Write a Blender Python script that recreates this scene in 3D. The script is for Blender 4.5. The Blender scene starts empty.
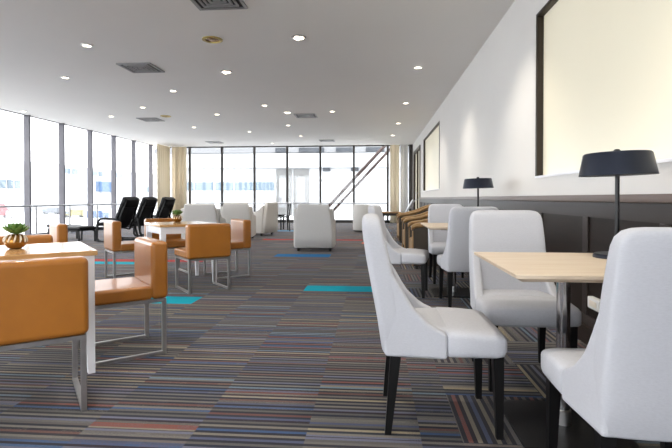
import bpy, bmesh, math, random
from mathutils import Vector, Matrix
random.seed(7)
R = math.radians
C = bpy.context.scene.collection

# ------------------------------------------------------------------ materials
def lin(c):
    return tuple((v/12.92 if v <= .04045 else ((v+.055)/1.055)**2.4) for v in (x/255 for x in c)) + (1,)

def mat(name, rgb, rough=.5, metal=0, noise=0, scale=40, bump=0, spec=.5, emit=0, emit_rgb=None, stretch=(1, 1, 1), coat=0):
    m = bpy.data.materials.new(name); m.use_nodes = True
    nt = m.node_tree; b = nt.nodes['Principled BSDF']
    b.inputs['Roughness'].default_value = rough
    b.inputs['Metallic'].default_value = metal
    b.inputs['Specular IOR Level'].default_value = spec
    b.inputs['Coat Weight'].default_value = coat
    col = lin(rgb)
    b.inputs['Base Color'].default_value = col
    if emit:
        b.inputs['Emission Color'].default_value = lin(emit_rgb or rgb)
        b.inputs['Emission Strength'].default_value = emit
    if noise or bump:
        tc = nt.nodes.new('ShaderNodeTexCoord'); mp = nt.nodes.new('ShaderNodeMapping')
        mp.inputs['Scale'].default_value = stretch
        n = nt.nodes.new('ShaderNodeTexNoise'); n.inputs['Scale'].default_value = scale
        n.inputs['Detail'].default_value = 4
        nt.links.new(tc.outputs['Object'], mp.inputs[0]); nt.links.new(mp.outputs[0], n.inputs['Vector'])
        if noise:
            r = nt.nodes.new('ShaderNodeValToRGB')
            r.color_ramp.elements[0].position = .3; r.color_ramp.elements[1].position = .7
            r.color_ramp.elements[0].color = tuple(v*(1-noise) for v in col[:3]) + (1,)
            r.color_ramp.elements[1].color = tuple(min(1, v*(1+noise)) for v in col[:3]) + (1,)
            nt.links.new(n.outputs['Fac'], r.inputs[0]); nt.links.new(r.outputs[0], b.inputs['Base Color'])
        if bump:
            bp = nt.nodes.new('ShaderNodeBump'); bp.inputs['Strength'].default_value = bump
            bp.inputs['Distance'].default_value = .003
            nt.links.new(n.outputs['Fac'], bp.inputs['Height']); nt.links.new(bp.outputs[0], b.inputs['Normal'])
    return m

def glass_mat(name, tint=(1, 1, 1), refl=.06):
    m = bpy.data.materials.new(name); m.use_nodes = True
    nt = m.node_tree; nt.nodes.clear()
    o = nt.nodes.new('ShaderNodeOutputMaterial'); mx = nt.nodes.new('ShaderNodeMixShader')
    t = nt.nodes.new('ShaderNodeBsdfTransparent'); g = nt.nodes.new('ShaderNodeBsdfGlossy')
    t.inputs[0].default_value = (*tint, 1); g.inputs['Roughness'].default_value = .02
    lw = nt.nodes.new('ShaderNodeLayerWeight'); lw.inputs['Blend'].default_value = .25
    mul = nt.nodes.new('ShaderNodeMath'); mul.operation = 'MULTIPLY_ADD'
    mul.inputs[1].default_value = .25; mul.inputs[2].default_value = refl*.5
    nt.links.new(lw.outputs['Fresnel'], mul.inputs[0]); nt.links.new(mul.outputs[0], mx.inputs[0])
    nt.links.new(t.outputs[0], mx.inputs[1]); nt.links.new(g.outputs[0], mx.inputs[2])
    nt.links.new(mx.outputs[0], o.inputs[0])
    return m

def wood_mat(name, a, b_, rough=.35, axis_scale=(2, 22, 22), coat=0, spec=.5):
    m = bpy.data.materials.new(name); m.use_nodes = True
    nt = m.node_tree; b = nt.nodes['Principled BSDF']; b.inputs['Roughness'].default_value = rough
    b.inputs['Coat Weight'].default_value = coat; b.inputs['Coat Roughness'].default_value = .15; b.inputs['Specular IOR Level'].default_value = spec
    tc = nt.nodes.new('ShaderNodeTexCoord'); mp = nt.nodes.new('ShaderNodeMapping')
    mp.inputs['Scale'].default_value = axis_scale
    n = nt.nodes.new('ShaderNodeTexNoise'); n.inputs['Scale'].default_value = 3; n.inputs['Detail'].default_value = 6
    r = nt.nodes.new('ShaderNodeValToRGB')
    r.color_ramp.elements[0].position = .3; r.color_ramp.elements[1].position = .72
    r.color_ramp.elements[0].color = lin(a); r.color_ramp.elements[1].color = lin(b_)
    nt.links.new(tc.outputs['Object'], mp.inputs[0]); nt.links.new(mp.outputs[0], n.inputs['Vector'])
    nt.links.new(n.outputs['Fac'], r.inputs[0]); nt.links.new(r.outputs[0], b.inputs['Base Color'])
    return m

def carpet_mat():
    m = bpy.data.materials.new('striped_carpet'); m.use_nodes = True
    nt = m.node_tree; N = nt.nodes; L = nt.links; b = N['Principled BSDF']
    b.inputs['Roughness'].default_value = .95; b.inputs['Specular IOR Level'].default_value = .15
    b.inputs['Sheen Weight'].default_value = .07; b.inputs['Sheen Roughness'].default_value = .45; b.inputs['Sheen Tint'].default_value = (1, .93, .84, 1)
    uv = N.new('ShaderNodeUVMap'); uv.uv_map = 'tile'
    at = N.new('ShaderNodeAttribute'); at.attribute_name = 'rnd'
    sx = N.new('ShaderNodeSeparateXYZ'); L.new(uv.outputs[0], sx.inputs[0])
    sa = N.new('ShaderNodeSeparateColor'); L.new(at.outputs['Color'], sa.inputs[0])
    def mth(op, a, b2=None):
        n = N.new('ShaderNodeMath'); n.operation = op
        for i, v in enumerate((a, b2)):
            if v is None: continue
            if isinstance(v, (int, float)): n.inputs[i].default_value = v
            else: L.new(v, n.inputs[i])
        return n.outputs[0]
    v = mth('MULTIPLY', sx.outputs['Y'], 50.0)
    idx = mth('FLOOR', v)
    seed = mth('MULTIPLY', sa.outputs[0], 517.3)
    wn = N.new('ShaderNodeTexWhiteNoise'); wn.noise_dimensions = '2D'
    cb = N.new('ShaderNodeCombineXYZ'); L.new(idx, cb.inputs[0]); L.new(seed, cb.inputs[1])
    L.new(cb.outputs[0], wn.inputs['Vector'])
    ramp = N.new('ShaderNodeValToRGB'); ramp.color_ramp.interpolation = 'CONSTANT'
    pal = [(0, (82, 81, 80)), (.18, (97, 94, 92)), (.36, (109, 105, 100)), (.45, (73, 79, 103)), (.54, (55, 77, 112)),
           (.61, (95, 97, 115)), (.70, (122, 114, 101)), (.78, (144, 133, 112)), (.83, (113, 68, 62)), (.89, (100, 120, 134)), (.94, (93, 64, 62))]
    e = ramp.color_ramp.elements
    while len(e) < len(pal): e.new(.5)
    for el, (p, c) in zip(e, pal): el.position = p; el.color = lin(c)
    L.new(wn.outputs['Value'], ramp.inputs[0])
    # thin dark lines between the coloured bands
    odd = mth('GREATER_THAN', mth('FRACT', mth('MULTIPLY', idx, .5)), .25)
    wn2 = N.new('ShaderNodeTexWhiteNoise'); wn2.noise_dimensions = '2D'
    cb2 = N.new('ShaderNodeCombineXYZ'); L.new(seed, cb2.inputs[0]); L.new(idx, cb2.inputs[1]); L.new(cb2.outputs[0], wn2.inputs['Vector'])
    keep = mth('MULTIPLY', odd, mth('MULTIPLY', mth('GREATER_THAN', wn2.outputs['Value'], .15), .93))
    mx = N.new('ShaderNodeMix'); mx.data_type = 'RGBA'
    L.new(keep, mx.inputs['Factor']); L.new(ramp.outputs[0], mx.inputs['A']); mx.inputs['B'].default_value = lin((30, 32, 44))
    # pile mottling
    tc = N.new('ShaderNodeTexCoord'); nz = N.new('ShaderNodeTexNoise'); nz.inputs['Scale'].default_value = 160
    L.new(tc.outputs['Object'], nz.inputs['Vector'])
    mr = N.new('ShaderNodeMapRange'); mr.inputs['To Min'].default_value = .72; mr.inputs['To Max'].default_value = 1.28
    L.new(nz.outputs['Fac'], mr.inputs['Value'])
    ml = N.new('ShaderNodeMix'); ml.data_type = 'RGBA'; ml.blend_type = 'MULTIPLY'; ml.inputs['Factor'].default_value = 1
    L.new(mx.outputs['Result'], ml.inputs['A']); L.new(mr.outputs[0], ml.inputs['B'])
    L.new(ml.outputs['Result'], b.inputs['Base Color'])
    return m

M = dict(
    carpet=carpet_mat(),
    turquoise=mat('turquoise_carpet', (20, 150, 172), .95, noise=.12, scale=120, spec=.1),
    blue=mat('blue_carpet', (38, 104, 158), .95, noise=.12, scale=120, spec=.1),
    red=mat('red_carpet', (160, 58, 58), .95, noise=.12, scale=120, spec=.1),
    pale_blue=mat('pale_blue_carpet', (104, 146, 178), .95, noise=.12, scale=120, spec=.1),
    salmon=mat('salmon_carpet', (190, 110, 84), .95, noise=.12, scale=120, spec=.1),
    ceiling=mat('ceiling_paint', (234, 232, 229), .9, noise=.012, scale=.6, spec=.2),
    wall=mat('wall_paint', (220, 218, 215), .85, noise=.015, scale=1.2, spec=.25),
    frame_bronze=mat('bronze_frame', (50, 40, 28), .45, .3, noise=.1, scale=8),
    mullion_grey=mat('grey_mullion', (92, 90, 96), .55, .1, noise=.05, scale=6),
    mullion_dark=mat('dark_backlit_mullion', (62, 58, 55), .5, .3, noise=.08, scale=6),  # dark bronze, with the backlit shade of the far mullions in its colour
    glass=glass_mat('window_glass'),
    frosted=mat('backlit_frosted_film', (232, 226, 206), .28, noise=.02, scale=.7, emit=.06, emit_rgb=(255, 246, 216)),  # faint emission stands in for light coming through the film from behind
    wood_dark=wood_mat('dark_wainscot_wood', (27, 20, 16), (40, 30, 25), .42, (1.2, 1.2, 10), spec=.22),
    wood_cap=wood_mat('brown_cap_wood', (84, 68, 60), (104, 86, 76), .3, (1, .4, 14)),
    frieze=wood_mat('grey_brown_frieze', (48, 41, 38), (58, 51, 48), .32, (1, .3, 14), spec=.3),
    oak=wood_mat('pale_oak_top', (214, 192, 166), (228, 211, 189), .42, (1.2, 14, 14)),
    maple=wood_mat('honey_wood_top', (196, 150, 98), (216, 174, 122), .22, (2, 16, 16), coat=.5),
    white_paint=mat('white_lacquer', (236, 236, 240), .4, noise=.015, scale=6),
    fabric=mat('white_linen_fabric', (190, 191, 197), .9, noise=.035, scale=90, bump=.25, spec=.2, stretch=(1, 1, 3)),
    fabric_warm=mat('off_white_upholstery', (200, 198, 195), .8, noise=.03, scale=60, bump=.15, spec=.25),
    leather=mat('tan_orange_leather', (162, 102, 35), .34, noise=.06, scale=7, bump=.05, spec=.5, coat=.18),
    chrome=mat('brushed_chrome', (190, 188, 188), .34, 1, noise=.05, scale=20),
    polished=mat('polished_chrome', (205, 205, 208), .1, 1, noise=.02, scale=10),
    black_wood=mat('black_stained_wood', (10, 9, 10), .45, noise=.2, scale=10, spec=.25),
    black_metal=mat('black_metal', (16, 16, 19), .38, .2, noise=.08, scale=12),
    lamp_black=mat('satin_black_shade', (36, 41, 54), .36, .55, noise=.06, scale=12),
    black_leather=mat('black_leather', (13, 13, 15), .5, noise=.2, scale=14, bump=.15, spec=.18),
    dark_plastic=mat('dark_feet', (36, 33, 31), .6, noise=.1, scale=10),
    brown_leather=mat('tan_brown_upholstery', (150, 116, 72), .55, noise=.08, scale=12, bump=.1),
    brown_dark=mat('dark_brown_side_panel', (66, 57, 47), .6, noise=.1, scale=10),
    gold=mat('gold_glaze', (150, 106, 48), .25, .75, noise=.15, scale=20),
    brass=mat('brass_ring', (180, 160, 90), .35, .7, noise=.06, scale=20),
    cream_stripe=mat('cream_stripe', (232, 222, 206), .4, noise=.03, scale=20),
    leaf=mat('succulent_leaf', (92, 128, 62), .5, noise=.3, scale=25),
    soil=mat('dark_soil', (52, 40, 30), .9, noise=.3, scale=60),
    vent_grey=mat('vent_grey', (150, 150, 150), .5, .3, noise=.05, scale=15),
    vent_dark=mat('vent_dark', (44, 44, 46), .7, noise=.1, scale=15),
    steel=mat('stainless_rail', (170, 170, 172), .3, .9, noise=.04, scale=10),
    curtain=mat('cream_curtain', (244, 230, 202), .85, noise=.02, scale=5, stretch=(6, 6, .3), spec=.15),
    sheer=mat('white_sheer', (230, 228, 224), .85, noise=.02, scale=5, stretch=(6, 6, .3), spec=.15),
    lens=mat('lit_lens', (255, 250, 240), .4, emit=4, emit_rgb=(255, 238, 212), noise=.01),
    lens_off=mat('silver_reflector', (214, 214, 216), .18, .9, noise=.05, scale=12),
    outlet=mat('white_plastic', (232, 232, 230), .45, noise=.02, scale=8),
    paper=mat('silver_magazine', (190, 192, 196), .35, noise=.2, scale=9),
    # outside
    apron=mat('pale_concrete', (196, 196, 196), .9, noise=.05, scale=.2),
    facade=mat('white_facade', (168, 170, 172), .85, noise=.02, scale=.5),
    facade_blue=mat('blue_glass_strip', (84, 100, 112), .35, noise=.06, scale=2),
    facade_grey=mat('grey_panel', (88, 88, 87), .5, noise=.12, scale=1.2),
    facade_dark=mat('dark_recess', (48, 52, 58), .7, noise=.15, scale=2),
    facade_lt=mat('light_grey_panel', (112, 113, 115), .7, noise=.03, scale=1),
    brace=mat('brown_steel', (64, 48, 44), .6, .2, noise=.08, scale=6),
    sign_blue=mat('blue_hangar_panel', (50, 84, 122), .6, noise=.05, scale=.3),
    veh_red=mat('red_vehicle_paint', (120, 44, 50), .5, noise=.06, scale=2),
    veh_yellow=mat('yellow_vehicle_paint', (120, 112, 70), .5, noise=.06, scale=2),
    veh_blue=mat('blue_vehicle_paint', (60, 84, 120), .5, noise=.06, scale=2),
    veh_grey=mat('grey_vehicle_paint', (94, 98, 104), .5, noise=.06, scale=2),
    tyre=mat('tyre_rubber', (40, 40, 42), .9, noise=.1, scale=10),
)

# ------------------------------------------------------------------ mesh builder
class MB:
    def __init__(s): s.bm = bmesh.new()
    def _add(s, b, mtx=None):
        if mtx is not None: bmesh.ops.transform(b, matrix=mtx, verts=b.verts)
        me = bpy.data.meshes.new('tmp'); b.to_mesh(me); b.free()
        s.bm.from_mesh(me); bpy.data.meshes.remove(me); return s
    def box(s, x0, x1, y0, y1, z0, z1, r=0, seg=3, mtx=None, vert_only=False):
        b = bmesh.new(); bmesh.ops.create_cube(b, size=1)
        bmesh.ops.transform(b, matrix=Matrix.Translation(((x0+x1)/2, (y0+y1)/2, (z0+z1)/2)) @ Matrix.Diagonal((abs(x1-x0), abs(y1-y0), abs(z1-z0), 1)), verts=b.verts)
        if r: bmesh.ops.bevel(b, geom=b.edges[:], offset=r, segments=seg, profile=.5, affect='EDGES', clamp_overlap=True)
        return s._add(b, mtx)
    def prism(s, prof, y0, y1, r=0, seg=2, mtx=None):      # profile in x,z extruded along y
        b = bmesh.new()
        vs = [b.verts.new((x, y0, z)) for x, z in prof]; f = b.faces.new(vs)
        e = bmesh.ops.extrude_face_region(b, geom=[f])
        bmesh.ops.translate(b, vec=(0, y1-y0, 0), verts=[v for v in e['geom'] if isinstance(v, bmesh.types.BMVert)])
        bmesh.ops.recalc_face_normals(b, faces=b.faces[:])
        if r:
            ed = [x for x in b.edges if len(x.link_faces) == 2 and x.calc_face_angle() > .6]
            bmesh.ops.bevel(b, geom=ed, offset=r, segments=seg, profile=.5, affect='EDGES', clamp_overlap=True)
        return s._add(b, mtx)
    def loft(s, rings, cap=True, closed_path=False, mtx=None):
        b = bmesh.new(); vr = [[b.verts.new(p) for p in ring] for ring in rings]
        n = len(vr[0]); m = len(vr)
        for i in range(m if closed_path else m-1):
            a, c = vr[i], vr[(i+1) % m]
            for k in range(n): b.faces.new((a[k], a[(k+1) % n], c[(k+1) % n], c[k]))
        if cap and not closed_path: b.faces.new(vr[0][::-1]); b.faces.new(vr[-1])
        bmesh.ops.recalc_face_normals(b, faces=b.faces[:])
        return s._add(b, mtx)
    def tube(s, pts, r, n=10, rect=None, up=(0, 0, 1), cap=True, mtx=None):   # sweep a round (or rectangular) section along points
        pts = [Vector(p) for p in pts]; rings = []
        for i, p in enumerate(pts):
            d0 = (pts[i]-pts[i-1]).normalized() if i else (pts[1]-pts[0]).normalized()
            d1 = (pts[i+1]-pts[i]).normalized() if i < len(pts)-1 else d0
            t = (d0+d1).normalized(); u = Vector(up)
            if abs(t.dot(u)) > .97: u = Vector((1, 0, 0)) if abs(t.x) < .9 else Vector((0, 1, 0))
            a = t.cross(u).normalized(); c = a.cross(t).normalized()
            if rect:
                rings.append([p+a*rect[0]/2*sx+c*rect[1]/2*sy for sx, sy in ((-1, -1), (1, -1), (1, 1), (-1, 1))])
            else:
                rr = r[i] if isinstance(r, (list, tuple)) else r
                rings.append([p+(a*math.cos(2*math.pi*k/n)+c*math.sin(2*math.pi*k/n))*rr for k in range(n)])
        return s.loft(rings, cap, mtx=mtx)
    def lathe(s, prof, n=28, at=(0, 0, 0), mtx=None):
        rings = [[(at[0]+rr*math.cos(2*math.pi*k/n), at[1]+rr*math.sin(2*math.pi*k/n), at[2]+z) for k in range(n)] for rr, z in prof]
        return s.loft(rings, mtx=mtx)
    def build(s, name, m, parent=None, loc=None, sharp=40, wn=True):
        me = bpy.data.meshes.new(name); s.bm.to_mesh(me); s.bm.free()
        for p in me.polygons: p.use_smooth = True
        me.set_sharp_from_angle(angle=R(sharp))
        ms = m if isinstance(m, (list, tuple)) else [m]
        for x in ms: me.materials.append(x)
        o = bpy.data.objects.new(name, me); C.objects.link(o)
        if wn:
            w = o.modifiers.new('wn', 'WEIGHTED_NORMAL'); w.keep_sharp = True
        if parent is not None: o.parent = parent
        if loc is not None: o.location = loc
        return o

def rrect(a, b, n=24, e=5):      # half sizes a,b ; superellipse points
    out = []
    for k in range(n):
        t = 2*math.pi*(k+.5)/n; c, s_ = math.cos(t), math.sin(t)
        out.append((a*math.copysign(abs(c)**(2/e), c), b*math.copysign(abs(s_)**(2/e), s_)))
    return out

def thing(name, label, cat, loc=(0, 0, 0), rot=0, group=None):
    o = bpy.data.objects.new(name, None); C.objects.link(o)
    o.location = loc; o.rotation_euler = (0, 0, R(rot)); o['label'] = label; o['category'] = cat
    if group: o['group'] = group
    return o
def tag(o, label, cat, group=None):
    o['label'] = label; o['category'] = cat
    if group: o['group'] = group
    return o
def struct(o): o['kind'] = 'structure'; return o
def dup(root, loc, rot, label):
    r = root.copy(); C.objects.link(r); r.location = loc; r.rotation_euler = (0, 0, R(rot)); r['label'] = label
    for ch in list(root.children):
        c = ch.copy(); C.objects.link(c); c.parent = r
        for g in list(ch.children):
            d = g.copy(); C.objects.link(d); d.parent = c
    return r

# ------------------------------------------------------------------ room dimensions
XL, XR, YN, YF, H = -9.24, 1.55, -5.0, 20.1, 3.24

# floor: carpet tiles, each a face with its own stripe seed and direction
def floor():
    bm = bmesh.new(); uvl = bm.loops.layers.uv.new('tile'); cl = bm.loops.layers.color.new('rnd')
    rnd = random.Random(3)
    acc = {}   # (x0, x1, y) strips of plain colour
    strips = [(-.82, .22, 5.28, 5.61, 1), (-2.82, -1.78, 4.53, 4.86, 1), (-1.82, -.78, 8.36, 8.78, 2), (-2.82, -.28, 11.72, 12.02, 3), (-5.32, -2.78, 7.53, 7.78, 3), (-4.82, -3.28, 7.2, 7.45, 1),
              (-3.32, -2.28, 14.7, 15.3, 4), (-.32, .22, 10.9, 11.3, 5)]
    def tint(x, y):
        for a, b_, ya, yb, k in strips:
            if a < x < b_ and ya < y < yb: return k
        return 0
    def quad(x0, x1, y0, y1, vert, seed, mi):
        vs = [bm.verts.new(p) for p in ((x0, y0, 0), (x1, y0, 0), (x1, y1, 0), (x0, y1, 0))]
        f = bm.faces.new(vs); f.material_index = mi
        for l in f.loops:
            x, y = l.vert.co.x, l.vert.co.y
            l[uvl].uv = (y, x) if vert else (x, y)
            l[cl] = (seed, seed, seed, 1)
    edges = [XL]+[.2+.5*k for k in range(-18, 1)]+[.375]
    for ci in range(len(edges)-1):
        x0, x1 = edges[ci], edges[ci+1]
        y = 2.065-.5*15-(.25 if ci % 2 else 0)
        while y < YF:
            s = rnd.random()
            for hh in range(6):
                a, b_ = max(y+hh/12, YN), min(y+(hh+1)/12, YF)
                if b_ > a: quad(x0, x1, a, b_, False, s, tint((x0+x1)/2, (a+b_)/2))
            y += .5
    for ci, x0 in enumerate((.375, .875, 1.375)):
        x1 = min(x0+.5, XR)
        for k in range(-15, 37):
            a, b_ = max(2.065+.5*k, YN), min(2.565+.5*k, YF)
            if b_ > a: quad(x0, x1, a, b_, (k+ci) % 2 == 0, rnd.random(), 0)
    bmesh.ops.remove_doubles(bm, verts=bm.verts[:], dist=1e-4)
    me = bpy.data.meshes.new('floor'); bm.to_mesh(me); bm.free()
    for k in ('carpet', 'turquoise', 'blue', 'red', 'pale_blue', 'salmon'): me.materials.append(M[k])
    o = bpy.data.objects.new('floor', me); C.objects.link(o); struct(o)
floor()
struct(MB().box(XL-.1, XR+.3, YN-.2, YF+.15, H, H+.15).build('ceiling', M['ceiling']))
struct(MB().box(XL-.1, XR+.3, YN-.2, YN, 0, .45).build('wall_near', M['wall']))

# right wall with two recessed frosted windows and a glazed doorway
W1 = (1.2, 4.78, 1.23, 2.80); W2 = (11.75, 15.55, 1.25, 2.90); D1 = (16.6, 19.3, 0, 2.86)
mb = MB(); ys = [YN, W1[0], W1[1], W2[0], W2[1], D1[0], D1[1], YF+.15]
for a, b_ in ((0, 1), (2, 3), (4, 5), (6, 7)): mb.box(XR, XR+.3, ys[a], ys[b_], 0, H)
for w in (W1, W2, D1):
    if w[2] > 0: mb.box(XR, XR+.3, w[0], w[1], 0, w[2])
    mb.box(XR, XR+.3, w[0], w[1], w[3], H)
struct(mb.build('wall_right', M['wall'], wn=False))
for i, w in enumerate((W1, W2)):
    t = MB()
    t.box(XR-.008, XR+.09, w[1]-.045, w[1], w[2], w[3]).box(XR-.008, XR+.09, w[0], w[0]+.045, w[2], w[3]).box(XR-.008, XR+.09, w[0], w[1], w[3]-.03, w[3])
    o = struct(t.build('window_%d' % (i+1), M['frame_bronze']))
    MB().box(XR-.012, XR+.09, w[0], w[1], w[2], w[2]+.02).build('sill', M['white_paint'], o)
    MB().box(XR+.05, XR+.06, w[0]+.045, w[1]-.045, w[2]+.02, w[3]-.03).build('frosted_pane', M['frosted'], o)
t = MB()
t.box(XR-.03, XR+.1, D1[0], D1[0]+.1, 0, D1[3]).box(XR-.03, XR+.1, D1[1]-.12, D1[1], 0, D1[3]).box(XR-.03, XR+.1, D1[0], D1[1], D1[3]-.1, D1[3]).box(XR-.01, XR+.08, 17.9, 17.98, 0, D1[3]-.1)
o = struct(t.build('door_1', M['frame_bronze']))
MB().box(XR+.05, XR+.06, D1[0]+.1, D1[1]-.12, 0, D1[3]-.1).build('frosted_pane', M['frosted'], o)
MB().tube([(XR-.06, 17.8, .95), (XR-.06, 17.8, 1.25)], .014).box(XR-.06, XR+.05, 17.79, 17.81, .97, .99).box(XR-.06, XR+.05, 17.79, 17.81, 1.21, 1.23).build('door_handle', M['steel'], o)

# wainscot
WY1 = 16.4
mb = MB().box(XR-.025, XR, YN, WY1, .10, 1.01)
o = struct(mb.build('trim_1', M['wood_dark'], wn=False))
MB().box(XR-.04, XR-.025, YN, WY1, .905, 1.012).build('frieze', M['frieze'], o)
k = 0; y = 3.56-.95*9
while y < WY1-.1:
    MB().box(XR-.04, XR-.025, y, y+.08, .2, .905, r=.004, seg=1).build('stile', M['frieze'], o); y += .95
MB().box(XR-.04, XR-.025, YN, WY1, .13, .2).build('bottom_rail', M['frieze'], o)
struct(MB().box(XR-.075, XR, YN, WY1, 1.012, 1.062, r=.008, seg=2).build('trim_2', M['wood_cap']))
struct(MB().box(XR-.06, XR, YN, WY1, 0, .13, r=.006, seg=2).build('baseboard_right', M['wood_dark']))

# curtain walls, one window structure per bay
def bay(idx, p0, p1, m, side, dx=0):
    (x0, y0), (x1, y1) = p0, p1
    mb = MB(); d = .16 if side == 'left' else .1; w = .055
    if side == 'left':
        mb.box(x0-.05, x0+d-.05, y0-w/2, y0+w/2, 0, H)
        mb.box(x0-.04, x0+.04, y0, y1, 0, .07).box(x0-.04, x0+.04, y0, y1, H-.012, H)
        pane = MB().box(x0-.006, x0+.006, y0+w/2, y1-w/2, .07, H-.012)
    else:
        w = .085
        mb.box(x0-w/2, x0+w/2, y0-.05, y0+d-.05, 0, H)
        mb.box(x0, x1, y0-.05, y0+.05, 0, .12).box(x0, x1, y0-.04, y0+.04, H-.05, H)
        pane = MB().box(x0+w/2, x1-w/2, y0-.006, y0+.006, .12, H-.05)
    o = struct(mb.build('window_%d' % idx, m, wn=False)); pane.build('pane', M['glass'], o, wn=False)
idx = 3
y = 19.2
ly = [19.12+1.41*k for k in range(-17, 1)]+[YF-.02]
ly[0] = YN
for a, b_ in zip(ly, ly[1:]):
    bay(idx, (XL, a), (XL, b_), M['mullion_grey'], 'left'); idx += 1
bx = [XL+.05, -7.94]+[-6.52+1.41*k for k in range(0, 6)]+[XR]
for a, b_ in zip(bx, bx[1:]):
    bay(idx, (a, YF), (b_, YF), M['mullion_dark'], 'far'); idx += 1
for k in range(7):  # unseen window bays behind the camera, added to fill the room with daylight
    a, b_ = XL+(XR-XL)*k/7, XL+(XR-XL)*(k+1)/7
    o = struct(MB().box(a-.04, a+.04, YN-.12, YN, .45, H).box(a, b_, YN-.1, YN-.02, .45, .52).box(a, b_, YN-.1, YN-.02, H-.06, H).build('window_%d' % idx, M['mullion_grey'], wn=False)); idx += 1
    MB().box(a+.04, b_-.04, YN-.066, YN-.054, .52, H-.06).build('pane', M['glass'], o, wn=False)
struct(MB().box(1.40, XR, YF-.16, YF+.1, 0, H).build('trim_3', M['mullion_dark']))

# ------------------------------------------------------------------ railing, curtains
def railing(label, pts, posts, rz=.83):
    t = thing('handrail', label, 'railing', (*pts[0], 0))
    o3 = lambda p, z: (p[0]-pts[0][0], p[1]-pts[0][1], z)
    MB().tube([o3(p, rz) for p in pts], .024, 12).build('top_rail', M['steel'], t)
    for p in posts: MB().tube([o3(p, 0), o3(p, rz-.01)], .023, 10).lathe([(.045, 0), (.045, .012), (.02, .014)], 14, o3(p, 0)).build('post', M['steel'], t)
RX = -8.98
railing('long steel handrail on posts in front of left window wall', [(RX, -4.9), (RX, 18.4)], [(RX, 19.12-1.41*k) for k in range(1, 17)])
railing('steel handrail on posts along the far window wall', [(-7.6, 19.82), (.5, 19.82)], [(-7.5, 19.82)]+[(-6.5+1.41*k, 19.82) for k in range(0, 5)])

def curtain(label, p0, p1, m, amp=.028, wl=.2, cat='curtain'):
    p0, p1 = Vector((*p0, 0)), Vector((*p1, 0)); L = (p1-p0).length; d = (p1-p0).normalized(); nrm = Vector((-d.y, d.x, 0))
    n = max(12, int(L/wl*10)); bm = bmesh.new(); rows = []
    for z in (.03, H-.02):
        rows.append([bm.verts.new(p0+d*L*i/n+nrm*amp*math.sin(2*math.pi*i/n*L/wl)*(1 if z < 1 else .7)+Vector((0, 0, z))) for i in range(n+1)])
    for i in range(n): bm.faces.new((rows[0][i], rows[0][i+1], rows[1][i+1], rows[1][i]))
    bmesh.ops.recalc_face_normals(bm, faces=bm.faces[:])
    b = MB(); b._add(bm); o = b.build('curtain', m, wn=False, sharp=80)
    s = o.modifiers.new('sol', 'SOLIDIFY'); s.thickness = .004
    return tag(o, label, cat)
curtain('gathered cream curtain in the far left corner against the side window wall', (-8.74, 18.7), (-8.74, 19.86), M['curtain'])
curtain('gathered cream curtain beside the far left corner against the end window', (-8.66, 19.93), (-8.02, 19.93), M['curtain'])
curtain('cream curtain hanging at right end of far window wall', (.62, 19.9), (1.0, 19.9), M['curtain'])
curtain('pale sheer curtain in the far right corner beside cream curtain', (1.04, 19.93), (1.36, 19.93), M['sheer'])

# ------------------------------------------------------------------ ceiling fittings
def spot(x, y, power=38, col=(1, .92, .8), size=105):
    l = bpy.data.lights.new('downlight_beam', 'SPOT'); l.energy = power; l.color = col; l.spot_size = R(size); l.spot_blend = .8
    l.shadow_soft_size = .05; o = bpy.data.objects.new('downlight_beam', l); C.objects.link(o); o.location = (x, y-.11, H-.03)
def downlight(kind):
    t = thing('recessed_downlight', '', 'ceiling light', (0, 0, 0), 0, 'ceiling downlights')
    rm = {'lit': M['outlet'], 'silver': M['lens_off'], 'gold': M['brass']}[kind]
    rr = {'lit': .078, 'silver': .095, 'gold': .14}[kind]
    MB().lathe([(rr, 0), (rr, -.012), (rr*.93, -.016), (rr*.74, -.016), (rr*.72, -.002), (rr*.72, 0)], 28).build('trim_ring', rm, t)
    MB().lathe([(rr*.72, -.002), (rr*.72, -.006), (rr*.3, -.009), (.004, -.009)], 24).build('lens' if kind == 'lit' else 'reflector', {'lit': M['lens'], 'silver': M['lens_off'], 'gold': M['gold']}[kind], t)
    if kind == 'silver':
        for k in range(3): MB().lathe([(.02, 0), (.026, -.014), (.014, -.026), (.002, -.028)], 12, (.045*math.cos(k*2.09), .045*math.sin(k*2.09), -.006)).build('lamp_bulb', M['lens'], t)
    return t
lit = [((-4.13, 6.73), 'lit round downlight nearest camera in the ceiling, left of the square grille'),
       ((-5.62, 8.45), 'lit round downlight above the orange chairs, left of the big square grille'),
       ((-4.12, 9.67), 'lit round downlight just beyond the square grille left of centre'),
       ((-5.60, 11.34), 'faint lit downlight left of centre, before the grille near left windows'),
       ((-7.06, 12.5), 'faint lit downlight nearest the middle of the left windows'),
       ((-4.13, 12.43), 'lit round downlight in ceiling centre, between two distant grilles'),
       ((-2.61, 11.33), 'lit round downlight left of the silver spotlight before the central grille'),
       ((-5.60, 14.63), 'small far downlight beyond the grille near left windows'),
       ((-4.14, 15.76), 'small far downlight in front of the left grille by the far windows'),
       ((-2.61, 14.46), 'small downlight just beyond the central ceiling grille'),
       ((-1.08, 12.25), 'lit round downlight just right of the central ceiling grille'),
       ((-8.85, 11.6), 'downlight at the ceiling edge against the left window tops'),
       ((-4.10, 19.1), 'tiny downlight at the top of the far windows, left of centre'),
       ((-2.61, 16.93), 'tiny downlight left of the grille nearest the far windows'),
       ((.72, 8.29), 'largest lit downlight of the row along right wall'),
       ((.71, 11.33), 'second lit downlight of the row along right wall'),
       ((.68, 14.34), 'third lit downlight of the row along right wall'),
       ((.62, 17.03), 'farthest lit downlight of the row along right wall')]
first = None
for (x, y), lab in lit:
    if first is None: first = downlight('lit'); first.location = (x, y-.11, H); first['label'] = lab
    else: dup(first, (x, y-.11, H), 0, lab)
    spot(x, y)
first = None
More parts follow.
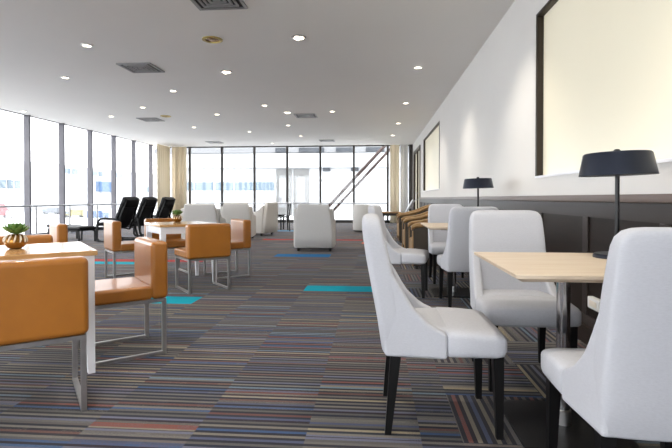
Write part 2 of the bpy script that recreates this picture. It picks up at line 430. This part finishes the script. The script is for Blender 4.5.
for (x, y), lab in [((-1.04, 6.63), 'silver cluster spotlight at top centre of the ceiling'), ((-2.58, 8.30), 'silver cluster spotlight left of centre, beyond the gold downlight'),
                    ((-2.24, 12.29), 'small silver spotlight touching left side of the central grille')]:
    if first is None: first = downlight('silver'); first.location = (x, y-.11, H); first['label'] = lab
    else: dup(first, (x, y-.11, H), 0, lab)
    spot(x, y, 12)
g = downlight('gold'); g.location = (-2.25, 6.53, H); g['label'] = 'large unlit downlight with a gold ring near camera'
dup(g, (-5.6, 12.5, H), 0, 'small gold ringed downlight beside the grille near left windows')
for x in (.72, -1.05, -2.6, -4.13, -5.6, -7.1):       # lamps of the part of the room behind and beside the camera
    for y in ((5.2, 2.1, -1.5) if x > 0 else (3.4, .2, -3)): spot(x, y, 38)

def vent(label, x, y, w=.57):
    t = thing('ceiling_grille', label, 'ceiling vent', (x, y-.11, H), 0, 'square ceiling air grilles'); h = w/2
    mb = MB()
    for a, b_, c, d in ((-h, h, -h, -h+.035), (-h, h, h-.035, h), (-h, -h+.035, -h+.035, h-.035), (h-.035, h, -h+.035, h-.035)): mb.box(a, b_, c, d, -.018, 0)
    mb.build('frame', M['vent_grey'], t)
    MB().box(-h+.035, h-.035, -h+.035, h-.035, -.004, -.001).build('backing', M['vent_dark'], t)
    mb = MB()
    for q in (.205, .15, .095):
        for a, b_, c, d in ((-q, q, -q, -q+.024), (-q, q, q-.024, q), (-q, -q+.024, -q+.024, q-.024), (q-.024, q, -q+.024, q-.024)): mb.box(a, b_, c, d, -.02, -.004)
    mb.box(-.04, .04, -.04, .04, -.02, -.004)
    mb.build('louvre', M['vent_grey'], t); return t
v0 = vent('square ceiling grille left of centre, between the nearest lit downlights', -3.93, 7.94)
for (x, y), lab in [((-1.75, 5.30), 'nearest square ceiling grille, cut by the top of the photo'), ((-6.25, 13.1), 'ceiling grille nearest the left windows, beside a gold downlight'),
                    ((-1.84, 12.85), 'ceiling grille at centre with a silver spotlight touching its left side'), ((-6.3, 18.6), 'left one of two flat ceiling grilles by the far windows'),
                    ((-1.83, 18.4), 'right one of two flat ceiling grilles by the far windows')]: dup(v0, (x, y-.11, H), 0, lab)

# ------------------------------------------------------------------ white dining chairs (faces +x)
def dining_chair():
    t = thing('dining_chair', '', 'chair', (0, 0, 0), 0, 'white upholstered chairs at the wood tables')
    # seat: wide front, narrower between the wings
    rings = []
    for x, w, zt, zb in ((-.19, .405, .468, .35), (-.05, .42, .476, .35), (.05, .43, .478, .35), (.057, .496, .470, .348), (.066, .506, .474, .344), (.16, .508, .472, .344), (.26, .506, .464, .345), (.292, .498, .455, .352), (.305, .47, .44, .37)):
        rings.append([(x, a, (zt+zb)/2+b_) for a, b_ in rrect(w/2, (zt-zb)/2, 36, 6)])
    MB().loft(rings).build('seat', M['fabric'], t, wn=False, sharp=50)
    rings = []
    for z, xr, th, w in ((.352, -.212, .075, .47), (.36, -.218, .09, .496), (.48, -.236, .10, .506), (.62, -.262, .108, .506), (.76, -.288, .106, .500), (.86, -.303, .094, .492), (.905, -.308, .09, .482), (.932, -.308, .084, .464), (.95, -.304, .07, .43), (.958, -.296, .05, .385), (.961, -.286, .025, .33)):
        rings.append([(xr+th/2+a, b_*.925, z) for a, b_ in rrect(th/2, w/2, 40, 7)])
    # gentle dish of the back from side to side
    rings = [[(x-.012*(1-(2*y_/.5)**2), y_, z) for x, y_, z in r] for r in rings]
    MB().loft(rings).build('backrest', M['fabric'], t, wn=False, sharp=60)
    prof = [(-.215, .347), (.055, .346), (.055, .452), (.03, .468), (0, .482), (-.03, .502), (-.06, .53), (-.09, .56), (-.119, .605), (-.15, .66), (-.185, .715), (-.21, .735), (-.24, .72), (-.228, .5)]
    for s in (-1, 1):
        wg = MB().prism(prof, s*.253 if s < 0 else .195, -.195 if s < 0 else .253, r=.016, seg=3)
        for v in wg.bm.verts: v.co.y *= 1-.085*max(0, min(1, (.04-v.co.x)/.19))
        wg.build('side_wing', M['fabric'], t, sharp=70)
    def leg(x, y, dx, dy):
        rings = [[(x+cx+a*w, y+cy+b_*w, z) for a, b_ in ((-1, -1), (1, -1), (1, 1), (-1, 1))] for z, w, cx, cy in ((0, .014, dx, dy), (.36, .023, 0, 0))]
        MB().loft(rings).build('leg', M['black_wood'], t, wn=False)
    for s in (-1, 1): leg(.272, s*.205, .008, s*.006); leg(-.165, s*.2, -.035, s*.008)
    return t
dc = dining_chair()
chairs = [((.258, 2.325, 0), 0, 'white upholstered chair in left foreground of the near wood table, side on'),
          ((.888, 1.635, 0), 88, 'large white chair cut by right edge, its back to the camera'),
          ((.84, 2.915, 0), 270, 'white chair behind the near wood table, facing the camera'),
          ((.90, 4.76, 0), 92, 'white chair backing onto us at the far wood table'),
          ((.265, 5.29, 0), -10, 'white chair left of the far wood table, mostly behind the foreground chair'),
          ((.93, 6.16, 0), 270, 'white chair behind the far wood table, next to the brown armchairs')]
for i, (l, rz, lab) in enumerate(chairs):
    if i == 0: dc.location = l; dc.rotation_euler = (0, 0, R(rz)); dc['label'] = lab
    else: dup(dc, l, rz, lab)

# ------------------------------------------------------------------ wood top pedestal tables on the right
def pedestal_table(label, loc, post=(-.06, -.01)):
    t = thing('pedestal_table', label, 'table', loc, 0, 'wood topped pedestal tables')
    w = .38; rings = []
    for z, q in ((.716, w-.03), (.732, w-.002), (.745, w), (.747, w-.002)):
        rings.append([(a*q, b_*(q+.014), z) for a, b_ in ((-1, -1), (1, -1), (1, 1), (-1, 1))])
    MB().loft(rings).build('tabletop', M['oak'], t, wn=False, sharp=20)
    px, py = post
    MB().lathe([(.03, .05), (.03, .70)], 24, (px, py, 0)).build('post', M['polished'], t)
    MB().lathe([(.036, .012), (.036, .075), (.031, .08)], 24, (px, py, 0)).build('collar', M['chrome'], t)
    MB().box(px-.16, px+.16, py-.16, py+.16, .70, .717, r=.004, seg=1).build('mounting_plate', M['black_metal'], t)
    MB().box(px-.24, px+.24, py-.24, py+.24, 0, .012, r=.004, seg=2).build('base_plate', M['black_metal'], t)
    return t
ta = pedestal_table('square pale oak pedestal table nearest the camera at right', (.917, 2.27, 0))
dup(ta, (.917, 5.335, 0), 0, 'smaller looking pale oak pedestal table farther along the right wall')

def lamp(label, loc, rot=0):
    t = thing('table_lamp', label, 'lamp', loc, rot, 'black table lamps')
    MB().lathe([(.105, 0), (.105, .012), (.098, .02), (.03, .026), (.014, .034)], 36).build('base', M['lamp_black'], t)
    MB().lathe([(.0105, .03), (.0105, .5)], 16).build('pole', M['black_metal'], t)
    tilt = Matrix.Translation((0, 0, .404)) @ Matrix.Rotation(R(-1.5), 4, 'Y')
    MB().lathe([(.171, 0), (.15, .104), (.144, .11), (.02, .112), (.02, .108), (.142, .106), (.148, .1), (.167, .002)], 48, mtx=tilt).build('lamp_shade', M['lamp_black'], t)
    MB().lathe([(.016, .11), (.016, .122), (.01, .128), (.002, .129)], 14, mtx=tilt).build('finial', M['black_metal'], t)
    return t
la = lamp('large black table lamp on the near oak table', (1.185, 2.46, .747))
dup(la, (1.17, 5.58, .747), 0, 'small looking black table lamp farther off, above the white chair backs')

t = thing('outlet_box', 'white plastic outlet box low on the dark wall panelling', 'outlet', (XR-.025, 3.40, .275))
MB().box(-.04, 0, -.09, .09, 0, .08, r=.008).build('housing', M['outlet'], t)
MB().box(-.044, -.04, -.05, .05, .02, .06, r=.001, seg=1).build('socket_plate', M['cream_stripe'], t)

# ------------------------------------------------------------------ tan leather chairs with chrome sled frames (faces +x)
def leather_chair():
    t = thing('leather_chair', '', 'chair', (0, 0, 0), 0, 'tan leather chairs with chrome frames')
    MB().box(-.16, .26, -.245, .245, .372, .462, r=.022, seg=4).build('seat', M['leather'], t)
    MB().box(-.26, -.15, -.25, .25, .372, .752, r=.03, seg=5).build('backrest', M['leather'], t)
    for s in (-1, 1):
        y = s*.226
        MB().box(-.247, -.222, y-.0125, y+.0125, 0, .372).box(.205, .23, y-.0125, y+.0125, 0, .372).box(-.222, .205, y-.0125, y+.0125, 0, .02).box(-.222, .205, y-.0125, y+.0125, .35, .372).build('sled_leg', M['chrome'], t, wn=False)
    MB().box(-.247, -.222, -.2135, .2135, .35, .372).build('cross_bar', M['chrome'], t, wn=False)
    MB().box(.205, .23, -.2135, .2135, .35, .372).build('cross_bar', M['chrome'], t, wn=False)
    return t
lc = leather_chair()
chairs = [((-1.745, 2.28, 0), 128, 'tan leather chair in left foreground with its back towards the camera'),
          ((-1.732, 3.122, 0), 220, 'tan leather chair right of the near white table, facing left'),
          ((-2.62, 3.31, 0), 310, 'tan leather chair behind the near white table, only its back top showing'),
          ((-3.73, 5.03, 0), 224, 'tan leather chair near the left railing, partly hidden by the near table'),
          ((-3.2, 6.03, 0), 42, 'tan leather chair left of the far white table, pale back towards windows'),
          ((-1.983, 5.38, 0), 130, 'tan leather chair in front of the far white table, back towards us'),
          ((-1.99, 6.295, 0), 218, 'tan leather chair right of the far white table, before the white armchairs'),
          ((-2.87, 6.44, 0), 310, 'tan leather chair behind the far white table, facing the camera')]
for i, (l, rz, lab) in enumerate(chairs):
    if i == 0: lc.location = l; lc.rotation_euler = (0, 0, R(rz)); lc['label'] = lab
    else: dup(lc, l, rz, lab)

def white_table(label, loc, rot):
    t = thing('white_table', label, 'table', loc, rot, 'square white tables with honey wood tops')
    MB().box(-.35, .35, -.35, .35, .70, .73, r=.004, seg=2).build('tabletop', M['maple'], t)
    mb = MB()
    for s in (-1, 1):
        mb.box(-.29, .29, s*.32-.01, s*.32+.01, .62, .70).box(s*.32-.01, s*.32+.01, -.29, .29, .62, .70)
    mb.build('apron', M['white_paint'], t, wn=False)
    for sx in (-1, 1):
        for sy in (-1, 1):
            rings = [[(sx*(.335-w)+a*w, sy*(.335-w)+b_*w, z) for a, b_ in ((-1, -1), (1, -1), (1, 1), (-1, 1))] for z, w in ((0, .019), (.60, .03), (.70, .03))]
            MB().loft(rings).build('leg', M['white_paint'], t, wn=False)
    return t
wt = white_table('square white table with honey wood top in left foreground', (-2.13, 2.76, 0), 40)
dup(wt, (-2.42, 5.82, 0), 40, 'square white table with wood top farther back among tan chairs')

def pot(label, loc, rot=0):
    t = thing('potted_succulent', label, 'potted plant', loc, rot, 'gold striped pots with succulents')
    prof = [(.028, 0), (.043, .007), (.056, .026), (.06, .045), (.055, .066), (.043, .083), (.038, .088), (.034, .088), (.034, .075)]
    MB().lathe(prof, 32).build('pot', M['gold'], t)
    for k in range(12):
        a = 2*math.pi*k/12
        MB().tube([((r_+.0015)*math.cos(a+tw), (r_+.0015)*math.sin(a+tw), z) for r_, z, tw in ((.0595, .040, 0), (.0602, .047, .04), (.0575, .059, .1), (.051, .073, .16), (.042, .084, .2))], [.0015, .0045, .0055, .005, .002], 6).build('cream_stripe', M['cream_stripe'], t, wn=False)
    MB().lathe([(.034, .076), (.02, .081), (.002, .082)], 16).build('soil', M['soil'], t)
    mb = MB(); rn = random.Random(5)
    for k in range(30):
        a = k*2.39996; el = R(4+52*(k/30)); ln = .088-.05*k/30; wd = .02-.008*k/30
        base = Vector((0, 0, .09+.012*k/30)); d = Vector((math.cos(a)*math.cos(el), math.sin(a)*math.cos(el), math.sin(el)+.12)).normalized()
        sd = Vector((-math.sin(a), math.cos(a), 0)); up = d.cross(sd)*-1
        rings = []
        for q, ww, th in ((0, .3, .4), (.3, .75, .9), (.65, 1, 1), (.88, .7, .7), (1, .1, .2)):
            c = base+d*ln*q+Vector((0, 0, .02*q*q))
            rings.append([c+sd*wd*ww*math.cos(2*math.pi*j/8)+up*.006*th*math.sin(2*math.pi*j/8) for j in range(8)])
        mb.loft(rings)
    mb.build('rosette_leaves', M['leaf'], t, wn=False)
    return t
pt = pot('succulent in gold striped pot on the near white table', (-2.20, 2.775, .73))
dup(pt, (-2.56, 6.05, .73), 70, 'succulent in gold pot on the far white table')

# ------------------------------------------------------------------ black recliners and footstools (face +x)
def recliner():
    t = thing('recliner_chair', '', 'recliner', (0, 0, 0), 0, 'black recliners by the left windows')
    def cushion(pts, th, w, name):
        pts = [Vector((p[0], 0, p[1])) for p in pts]; rings = []
        for i, p in enumerate(pts):
            d = (pts[min(i+1, len(pts)-1)]-pts[max(i-1, 0)]).normalized(); n = Vector((-d.z, 0, d.x))
            f = .55 if i in (0, len(pts)-1) else 1
            rings.append([p+n*b_*f+Vector((0, a*(.94 if f < 1 else 1), 0)) for a, b_ in rrect(w/2, th/2, 24, 4)])
        return MB().loft(rings).build(name, M['black_leather'], t, wn=False, sharp=60)
    cushion([(.38, .40), (.36, .42), (.25, .425), (.1, .39), (-.04, .35), (-.08, .345)], .10, .56, 'seat_cushion')
    cushion([(-.06, .36), (-.09, .42), (-.165, .6), (-.235, .76), (-.30, .9), (-.32, .925)], .12, .56, 'back_cushion')
    cushion([(-.275, .82), (-.29, .86), (-.33, .96), (-.36, 1.03), (-.37, 1.045)], .17, .53, 'headrest')
    for s in (-1, 1):
        y = s*.315
        pts = [(-.42, .0175), (-.2, .0175), (.2, .0175), (.30, .03), (.345, .08), (.345, .2), (.33, .40), (.30, .50), (.24, .545), (.1, .555), (-.1, .55), (-.2, .545)]
        MB().tube([(x, y, z) for x, z in pts], 0, rect=(.05, .028), up=(0, 1, 0)).build('side_frame', M['black_wood'], t, wn=False)
        MB().tube([(-.33, y, .0175+.012), (-.27, y, .2), (-.22, y, .40), (-.19, y, .54)], 0, rect=(.045, .026), up=(0, 1, 0)).build('rear_leg', M['black_wood'], t, wn=False)
        MB().tube([(.34, s*.27, .34), (.1, s*.28, .31), (-.1, s*.28, .28), (-.17, s*.27, .4), (-.29, s*.25, .72), (-.40, s*.23, 1.0)], 0, rect=(.035, .03), up=(0, 1, 0)).build('back_rail', M['black_wood'], t, wn=False)
    MB().box(.29, .33, -.30, .30, .28, .32).build('cross_bar', M['black_wood'], t)
    return t
rc = recliner()
for i, (l, rz, lab) in enumerate([((-6.14, 11.06, 0), 172, 'black recliner nearest the camera, its headrest leftmost of the three'), ((-6.17, 12.08, 0), 172, 'black recliner between the two others by the left windows'), ((-6.12, 13.1, 0), 172, 'black recliner farthest back, next to the cream corner curtain')]):
    if i == 0: rc.location = l; rc.rotation_euler = (0, 0, R(rz)); rc['label'] = lab
    else: dup(rc, l, rz, lab)
def footstool(label, loc, rz):
    t = thing('footstool', label, 'footstool', loc, rz, 'black footstools by the left windows')
    rings = [[(x, a, z+b_) for a, b_ in rrect(.26*w, .05*w, 24, 4)] for x, z, w in ((-.26, .315, .6), (-.24, .32, .95), (-.1, .32, 1), (.1, .32, 1), (.24, .345, .95), (.26, .35, .6))]
    MB().loft(rings).build('cushion', M['black_leather'], t, wn=False, sharp=60)
    for s in (-1, 1):
        MB().tube([(-.22, s*.23, 0), (-.2, s*.23, .25), (-.15, s*.23, .275), (.15, s*.23, .285), (.2, s*.23, .26), (.22, s*.23, 0)], 0, rect=(.04, .026), up=(0, 1, 0)).build('leg_frame', M['black_wood'], t, wn=False)
    MB().box(-.012, .012, -.22, .22, .26, .28).build('cross_bar', M['black_wood'], t)
    return t
fs = footstool('black footstool in front of the nearest black recliner', (-7.0, 10.9, 0), 165)
dup(fs, (-7.85, 11.5, 0), 165, 'black footstool nearest the left railing, left of the other footstool')

# ------------------------------------------------------------------ white lounge armchairs (face +x)
def armchair():
    t = thing('lounge_armchair', '', 'armchair', (0, 0, 0), 0, 'white lounge armchairs')
    # back: tall slab tapering towards its top, leaning back
    rings = []
    for z, x, th, w in ((.075, -.36, .14, .72), (.09, -.37, .17, .755), (.3, -.385, .17, .755), (.55, -.40, .16, .73), (.75, -.42, .14, .67), (.87, -.435, .125, .62), (.905, -.438, .105, .59), (.92, -.438, .07, .56)):
        rings.append([(x+a, b_, z) for a, b_ in rrect(th/2, w/2, 40, 8)])
    MB().loft(rings).build('backrest', M['fabric_warm'], t, wn=False, sharp=60)
    prof = [(-.36, .075), (.36, .075), (.37, .10), (.35, .52), (.32, .585), (.26, .60), (-.05, .63), (-.25, .72), (-.37, .84), (-.40, .80), (-.36, .4)]
    for s in (-1, 1):
        MB().prism(prof, s*.395 if s < 0 else .275, -.275 if s < 0 else .395, r=.025, seg=3).build('arm', M['fabric_warm'], t, sharp=70)
    MB().box(-.32, .34, -.275, .275, .10, .30, r=.02).build('base', M['fabric_warm'], t)
    MB().box(-.31, .36, -.272, .272, .30, .43, r=.045, seg=4).build('seat_cushion', M['fabric_warm'], t)
    for sx in (-1, 1):
        for sy in (-1, 1): MB().lathe([(.024, 0), (.03, .085)], 12, (sx*.29, sy*.31, 0)).build('foot', M['dark_plastic'], t)
    return t
ac = armchair()
for i, (l, rz, lab) in enumerate([((-1.20, 9.63, 0), 92, 'white lounge armchair alone in centre of the room, back towards us'),
                                  ((-3.62, 9.95, 0), 98, 'white lounge armchair directly behind the far white table, in shadow'),
                                  ((-3.45, 11.95, 0), 97, 'white lounge armchair behind the right tan chair, back towards us'),
                                  ((-3.3, 13.3, 0), 165, 'white lounge armchair seen side on, facing left, beyond its twin')]):
    if i == 0: ac.location = l; ac.rotation_euler = (0, 0, R(rz)); ac['label'] = lab
    else: dup(ac, l, rz, lab)

def barrel_chair(label, loc, rz):
    t = thing('barrel_armchair', label, 'armchair', loc, rz)
    bm = bmesh.new(); rings = []
    n = 28; pr = []
    for i in range(n+1):
        a = R(50+260*i/n); k = math.cos(a)      # back at a=180
        top = .60+.25*max(0, min(1, (-k+.35)/1.1))
        ro, ri = .38, .29; c, s_ = math.cos(a), math.sin(a)
        rings.append([(ro*c*.97, ro*s_, .06), (ro*c, ro*s_, .10), (ro*c, ro*s_, top-.03), ((ro-.02)*c, (ro-.02)*s_, top-.006), ((ro+ri)/2*c, (ro+ri)/2*s_, top), ((ri+.02)*c, (ri+.02)*s_, top-.006), (ri*c, ri*s_, top-.03), (ri*c, ri*s_, .06)])
    MB().loft(rings).build('curved_back', M['fabric_warm'], t, wn=False, sharp=60)
    MB().lathe([(.27, .09), (.285, .12), (.285, .40), (.26, .43), (.01, .44)], 32, (.02, 0, 0)).build('seat_cushion', M['fabric_warm'], t)
    MB().lathe([(.34, 0), (.345, .06), (.01, .065)], 32).build('plinth', M['dark_plastic'], t)
    return t
barrel_chair('small rounded white armchair near the far windows, left of the side table', (-.30, 14.85, 0), 65)

# ------------------------------------------------------------------ brown armchairs along the right wall (face +x)
def brown_chair():
    t = thing('brown_armchair', '', 'armchair', (0, 0, 0), 0, 'brown armchairs along the right wall')
    top = [(.42, .60), (.36, .635), (.2, .655), (.05, .69), (-.1, .745), (-.25, .81), (-.38, .845), (-.44, .85)]
    for s in (-1, 1):
        y0, y1 = (s*.36-.055, s*.36+.055)
        panel = [(-.42, .05), (.39, .05), (.395, .57), (.36, .60), (.2, .62), (.05, .655), (-.1, .71), (-.25, .77), (-.38, .80), (-.44, .80)]
        p = MB().prism(panel, y0+.012, y1-.012, r=.006, seg=1).build('side_panel', M['brown_dark'], t)
        rings = [[(x, (y0+y1)/2+a, z+b_) for a, b_ in rrect(.062, .034, 16, 3)] for x, z in top]
        MB().loft(rings).build('armrest', M['brown_leather'], t, wn=False, sharp=60)
    MB().box(-.40, .40, -.303, .303, .12, .42, r=.03).build('seat', M['brown_leather'], t)
    MB().box(-.46, -.33, -.303, .303, .30, .86, r=.04, seg=4).build('backrest', M['brown_leather'], t)
    MB().box(.385, .405, -.40, -.33, .05, .56, r=.004, seg=1).build('front_post', M['brown_leather'], t)
    MB().box(.385, .405, .33, .40, .05, .56, r=.004, seg=1).build('front_post', M['brown_leather'], t)
    for sx in (-1, 1):
        for sy in (-1, 1): MB().lathe([(.02, 0), (.025, .055)], 10, (sx*.34, sy*.36, 0)).build('foot', M['dark_plastic'], t)
    return t
bc = brown_chair()
for i, (y, lab) in enumerate([(7.45, 'nearest brown armchair on the right, beside the far oak table'), (9.35, 'middle brown armchair along the right wall'), (11.6, 'farthest brown armchair along the right wall')]):
    if i == 0: bc.location = (.95, y, 0); bc.rotation_euler = (0, 0, R(180)); bc['label'] = lab
    else: dup(bc, (.95, y, 0), 180, lab)

def side_table(label, loc, topm, legm, w=.25, h=.66, d=.25):
    t = thing('side_table', label, 'side table', loc)
    MB().box(-w, w, -d, d, h-.03, h, r=.006, seg=2).build('tabletop', topm, t)
    for sx in (-1, 1):
        for sy in (-1, 1): MB().box(sx*(w-.03)-.02, sx*(w-.03)+.02, sy*(d-.03)-.02, sy*(d-.03)+.02, 0, h-.03).build('leg', legm, t)
    MB().box(-w+.05, w-.05, -d+.02, -d+.035, h-.1, h-.03).box(-w+.05, w-.05, d-.035, d-.02, h-.1, h-.03).build('apron', legm, t)
    return t
side_table('brown topped side table left of the brown armchairs', (.45, 13.25, 0), M['brown_leather'], M['dark_plastic'])
side_table('low black side table before the far windows, beside black chair', (-3.25, 15.6, 0), M['black_wood'], M['black_wood'], w=.24, h=.5)
t = thing('magazine_rack', 'silver rack of papers standing beyond the brown armchairs', 'magazine rack', (.98, 13.4, 0))
for y0 in (-.25, .23): MB().tube([(-.2, y0, 0), (-.1, y0, .7), (.1, y0, .98)], .016, 8).tube([(.2, y0, 0), (.02, y0, .86)], .016, 8).build('side_frame', M['steel'], t)
for z, x in ((.62, -.14), (.75, -.08), (.88, 0)):
    MB().box(-.005, .005, -.22, .22, -.11, .13, mtx=Matrix.Translation((x, 0, z)) @ Matrix.Rotation(R(28), 4, 'Y')).build('magazine', M['paper'], t)
    MB().box(x-.05, x+.03, -.23, .23, z-.125, z-.11).build('shelf', M['steel'], t)

t = thing('slatted_chair', 'black slatted back chair near far windows, left of the central armchair', 'chair', (-2.93, 14.98, 0), 200)
MB().box(-.2, .2, -.2, .2, .43, .46, r=.012).build('seat', M['black_wood'], t)
for s in (-1, 1):
    MB().tube([(-.22, s*.18, 0), (-.19, s*.18, .45), (-.25, s*.18, .86)], .018, 8).build('rear_leg', M['black_wood'], t)
    MB().tube([(.19, s*.18, 0), (.18, s*.18, .44)], .017, 8).build('front_leg', M['black_wood'], t)
for z, x in ((.56, -.205), (.65, -.218), (.74, -.232), (.83, -.245)): MB().box(x-.01, x+.01, -.18, .18, z-.025, z+.025, r=.004, seg=1).build('back_slat', M['black_wood'], t)

# ------------------------------------------------------------------ outside
struct(MB().box(-420, -9.6, -150, 700, -5.2, -5).build('ground_apron', M['apron'], wn=False))
struct(MB().box(-9.5, 14, -150, YN-.3, -5.2, -5).build('ground_near', M['apron'], wn=False))
struct(MB().box(-15.2, 14, YF+.2, 31.9, -.35, -.15).build('ground_terrace', M['apron'], wn=False))
t = thing('white_building', 'white building facade across the terrace outside the far windows', 'building', (0, 32, 0))
MB().box(-15.2, 14, .3, 1, -.35, 9).build('wall', M['facade'], t, wn=False)
MB().box(-15.2, 14, 0, .3, 3.1, 4.05).build('upper_band', M['facade'], t, wn=False)
MB().box(-15.2, 14, .05, .3, 4.1, 4.45).build('soffit_strip', M['facade_lt'], t, wn=False)
for a, b_ in ((-6.7, -6.0), (-5.1, -3.4), (-2.6, -1.5), (-.6, .6)): MB().box(a, b_, -.02, .04, 4.12, 4.42).build('dark_recess', M['facade_dark'], t, wn=False)
MB().box(-13.6, -6.85, .22, .3, 1.57, 2.13).build('window_strip', M['facade_blue'], t, wn=False)
for x in (-12.4, -11.0, -9.6, -8.2): MB().box(x-.05, x+.05, .18, .22, 1.57, 2.13).build('strip_mullion', M['facade'], t, wn=False)
for a, b_ in ((-6.7, -5.65), (-5.5, -4.45)):
    f = MB().box(a, b_, .2, .3, -.15, 3.0).build('grey_door_panel', M['facade_grey'], t, wn=False)
    MB().box(a+.2, b_-.25, .17, .2, .4, 2.4).build('pane', M['facade_lt'], f, wn=False)
for x in (-3.5, -1.6): MB().box(x, x+.5, .1, .3, 2.85, 3.08).build('wall_light', M['facade_dark'], t, wn=False)
MB().box(-4.3, 14, .24, .3, 2.2, 2.26).build('ledge', M['facade_lt'], t, wn=False)
for dx, dz, lab in ((0, 0, 'upper brown diagonal steel brace outside far windows'), (.19, -.21, 'lower brown diagonal steel brace outside far windows')):
    o = MB().tube([(-2.6+dx, 21.5, .1+dz), (1.2+dx, 21.5, 4.2+dz)], .075 if dz == 0 else .06, 10).build('diagonal_brace', M['brace']); tag(o, lab, 'brace', 'diagonal steel braces')

t = thing('terminal_building', 'distant white terminal with small dark windows beyond the left windows', 'building', (-150, 260, -5))
MB().box(-12, 0, -110, 110, 0, 22).build('wall', M['facade'], t, wn=False)
for y in (-38.5, -32.5, -15.5, -10, 5, 11.5): MB().box(0, .3, y, y+4.2, 18, 20.5).build('window', M['facade_blue'], t, wn=False)
for y in (-79, -75, -71, 34, 45): MB().box(0, .3, y, y+3, 10, 13.5).build('window', M['facade_blue'], t, wn=False)
MB().box(0, 2, -12.5, 3, 9.6, 15).build('blue_panel', M['sign_blue'], t, wn=False)

def vehicle(label, loc, rot, m, kind):
    t = thing('airport_vehicle', label, 'vehicle', loc, rot)
    if kind == 'stairs':
        MB().prism([(-3, .6), (3, .6), (3, 1.1), (2.4, 4.4), (1.6, 4.4), (-2.2, 1.2), (-3, 1.2)], -.9, .9, r=.05).build('stair_body', m, t)
        MB().box(-3.9, -2.6, -1, 1, .5, 2.1, r=.15).build('cab', M['outlet'], t)
    else:
        MB().box(-1.2, 2.6, -1, 1, .5, 2.5, r=.08).build('cargo_box', m, t)
        MB().box(-2.9, -1.2, -1, 1, .5, 2.0, r=.2).build('cab', m, t)
        MB().box(-2.6, -1.5, -1.01, 1.01, 1.3, 1.8, r=.03).build('cab_window', M['facade_blue'], t)
    for x in (-2, 1.8):
        for y in (-.95, .95): MB().lathe([(.45, -.12), (.45, .12)], 18, mtx=Matrix.Translation((x, y, .45)) @ Matrix.Rotation(R(90), 4, 'X')).build('wheel', M['tyre'], t)
    return t
vehicle('red stair truck outside, low behind the left railing', (-113, 138, -5), 160, M['veh_red'], 'stairs')
vehicle('yellow truck outside, seen behind the railing right of the stair truck', (-91.5, 140, -5), 15, M['veh_yellow'], 'truck')
vehicle('blue truck outside, seen behind the railing before the recliners', (-77, 128, -5), 200, M['veh_blue'], 'truck')
vehicle('grey truck outside behind the railing, left of the yellow truck', (-119, 168, -5), 10, M['veh_grey'], 'truck')

# ------------------------------------------------------------------ sky light
w = bpy.data.worlds.new('overcast'); bpy.context.scene.world = w; w.use_nodes = True
nt = w.node_tree; bg = nt.nodes['Background']
tc = nt.nodes.new('ShaderNodeTexCoord'); nz = nt.nodes.new('ShaderNodeTexNoise'); nz.inputs['Scale'].default_value = 2.5
rp = nt.nodes.new('ShaderNodeValToRGB'); rp.color_ramp.elements[0].color = (.86, .93, 1, 1); rp.color_ramp.elements[1].color = (1, 1, 1, 1)
nt.links.new(tc.outputs['Generated'], nz.inputs['Vector']); nt.links.new(nz.outputs['Fac'], rp.inputs[0]); nt.links.new(rp.outputs[0], bg.inputs['Color'])
bg.inputs['Strength'].default_value = 2.3

# ------------------------------------------------------------------ camera
cam = bpy.data.cameras.new('camera'); cam.sensor_width = 36; cam.lens = 36*480/672; cam.clip_start = .05; cam.clip_end = 2000
co = bpy.data.objects.new('camera', cam); C.objects.link(co)
co.location = (0, 0, 1.04); co.rotation_euler = (R(90-.8), 0, R(4.64)); cam.shift_y = -.0287
sc = bpy.context.scene; sc.camera = co
sc.view_settings.view_transform = 'Standard'; sc.view_settings.look = 'None'
sc.view_settings.exposure = 1.58; sc.view_settings.gamma = 1.0
sc.cycles.use_denoising = True; sc.cycles.max_bounces = 10; sc.cycles.diffuse_bounces = 6; sc.cycles.transparent_max_bounces = 12
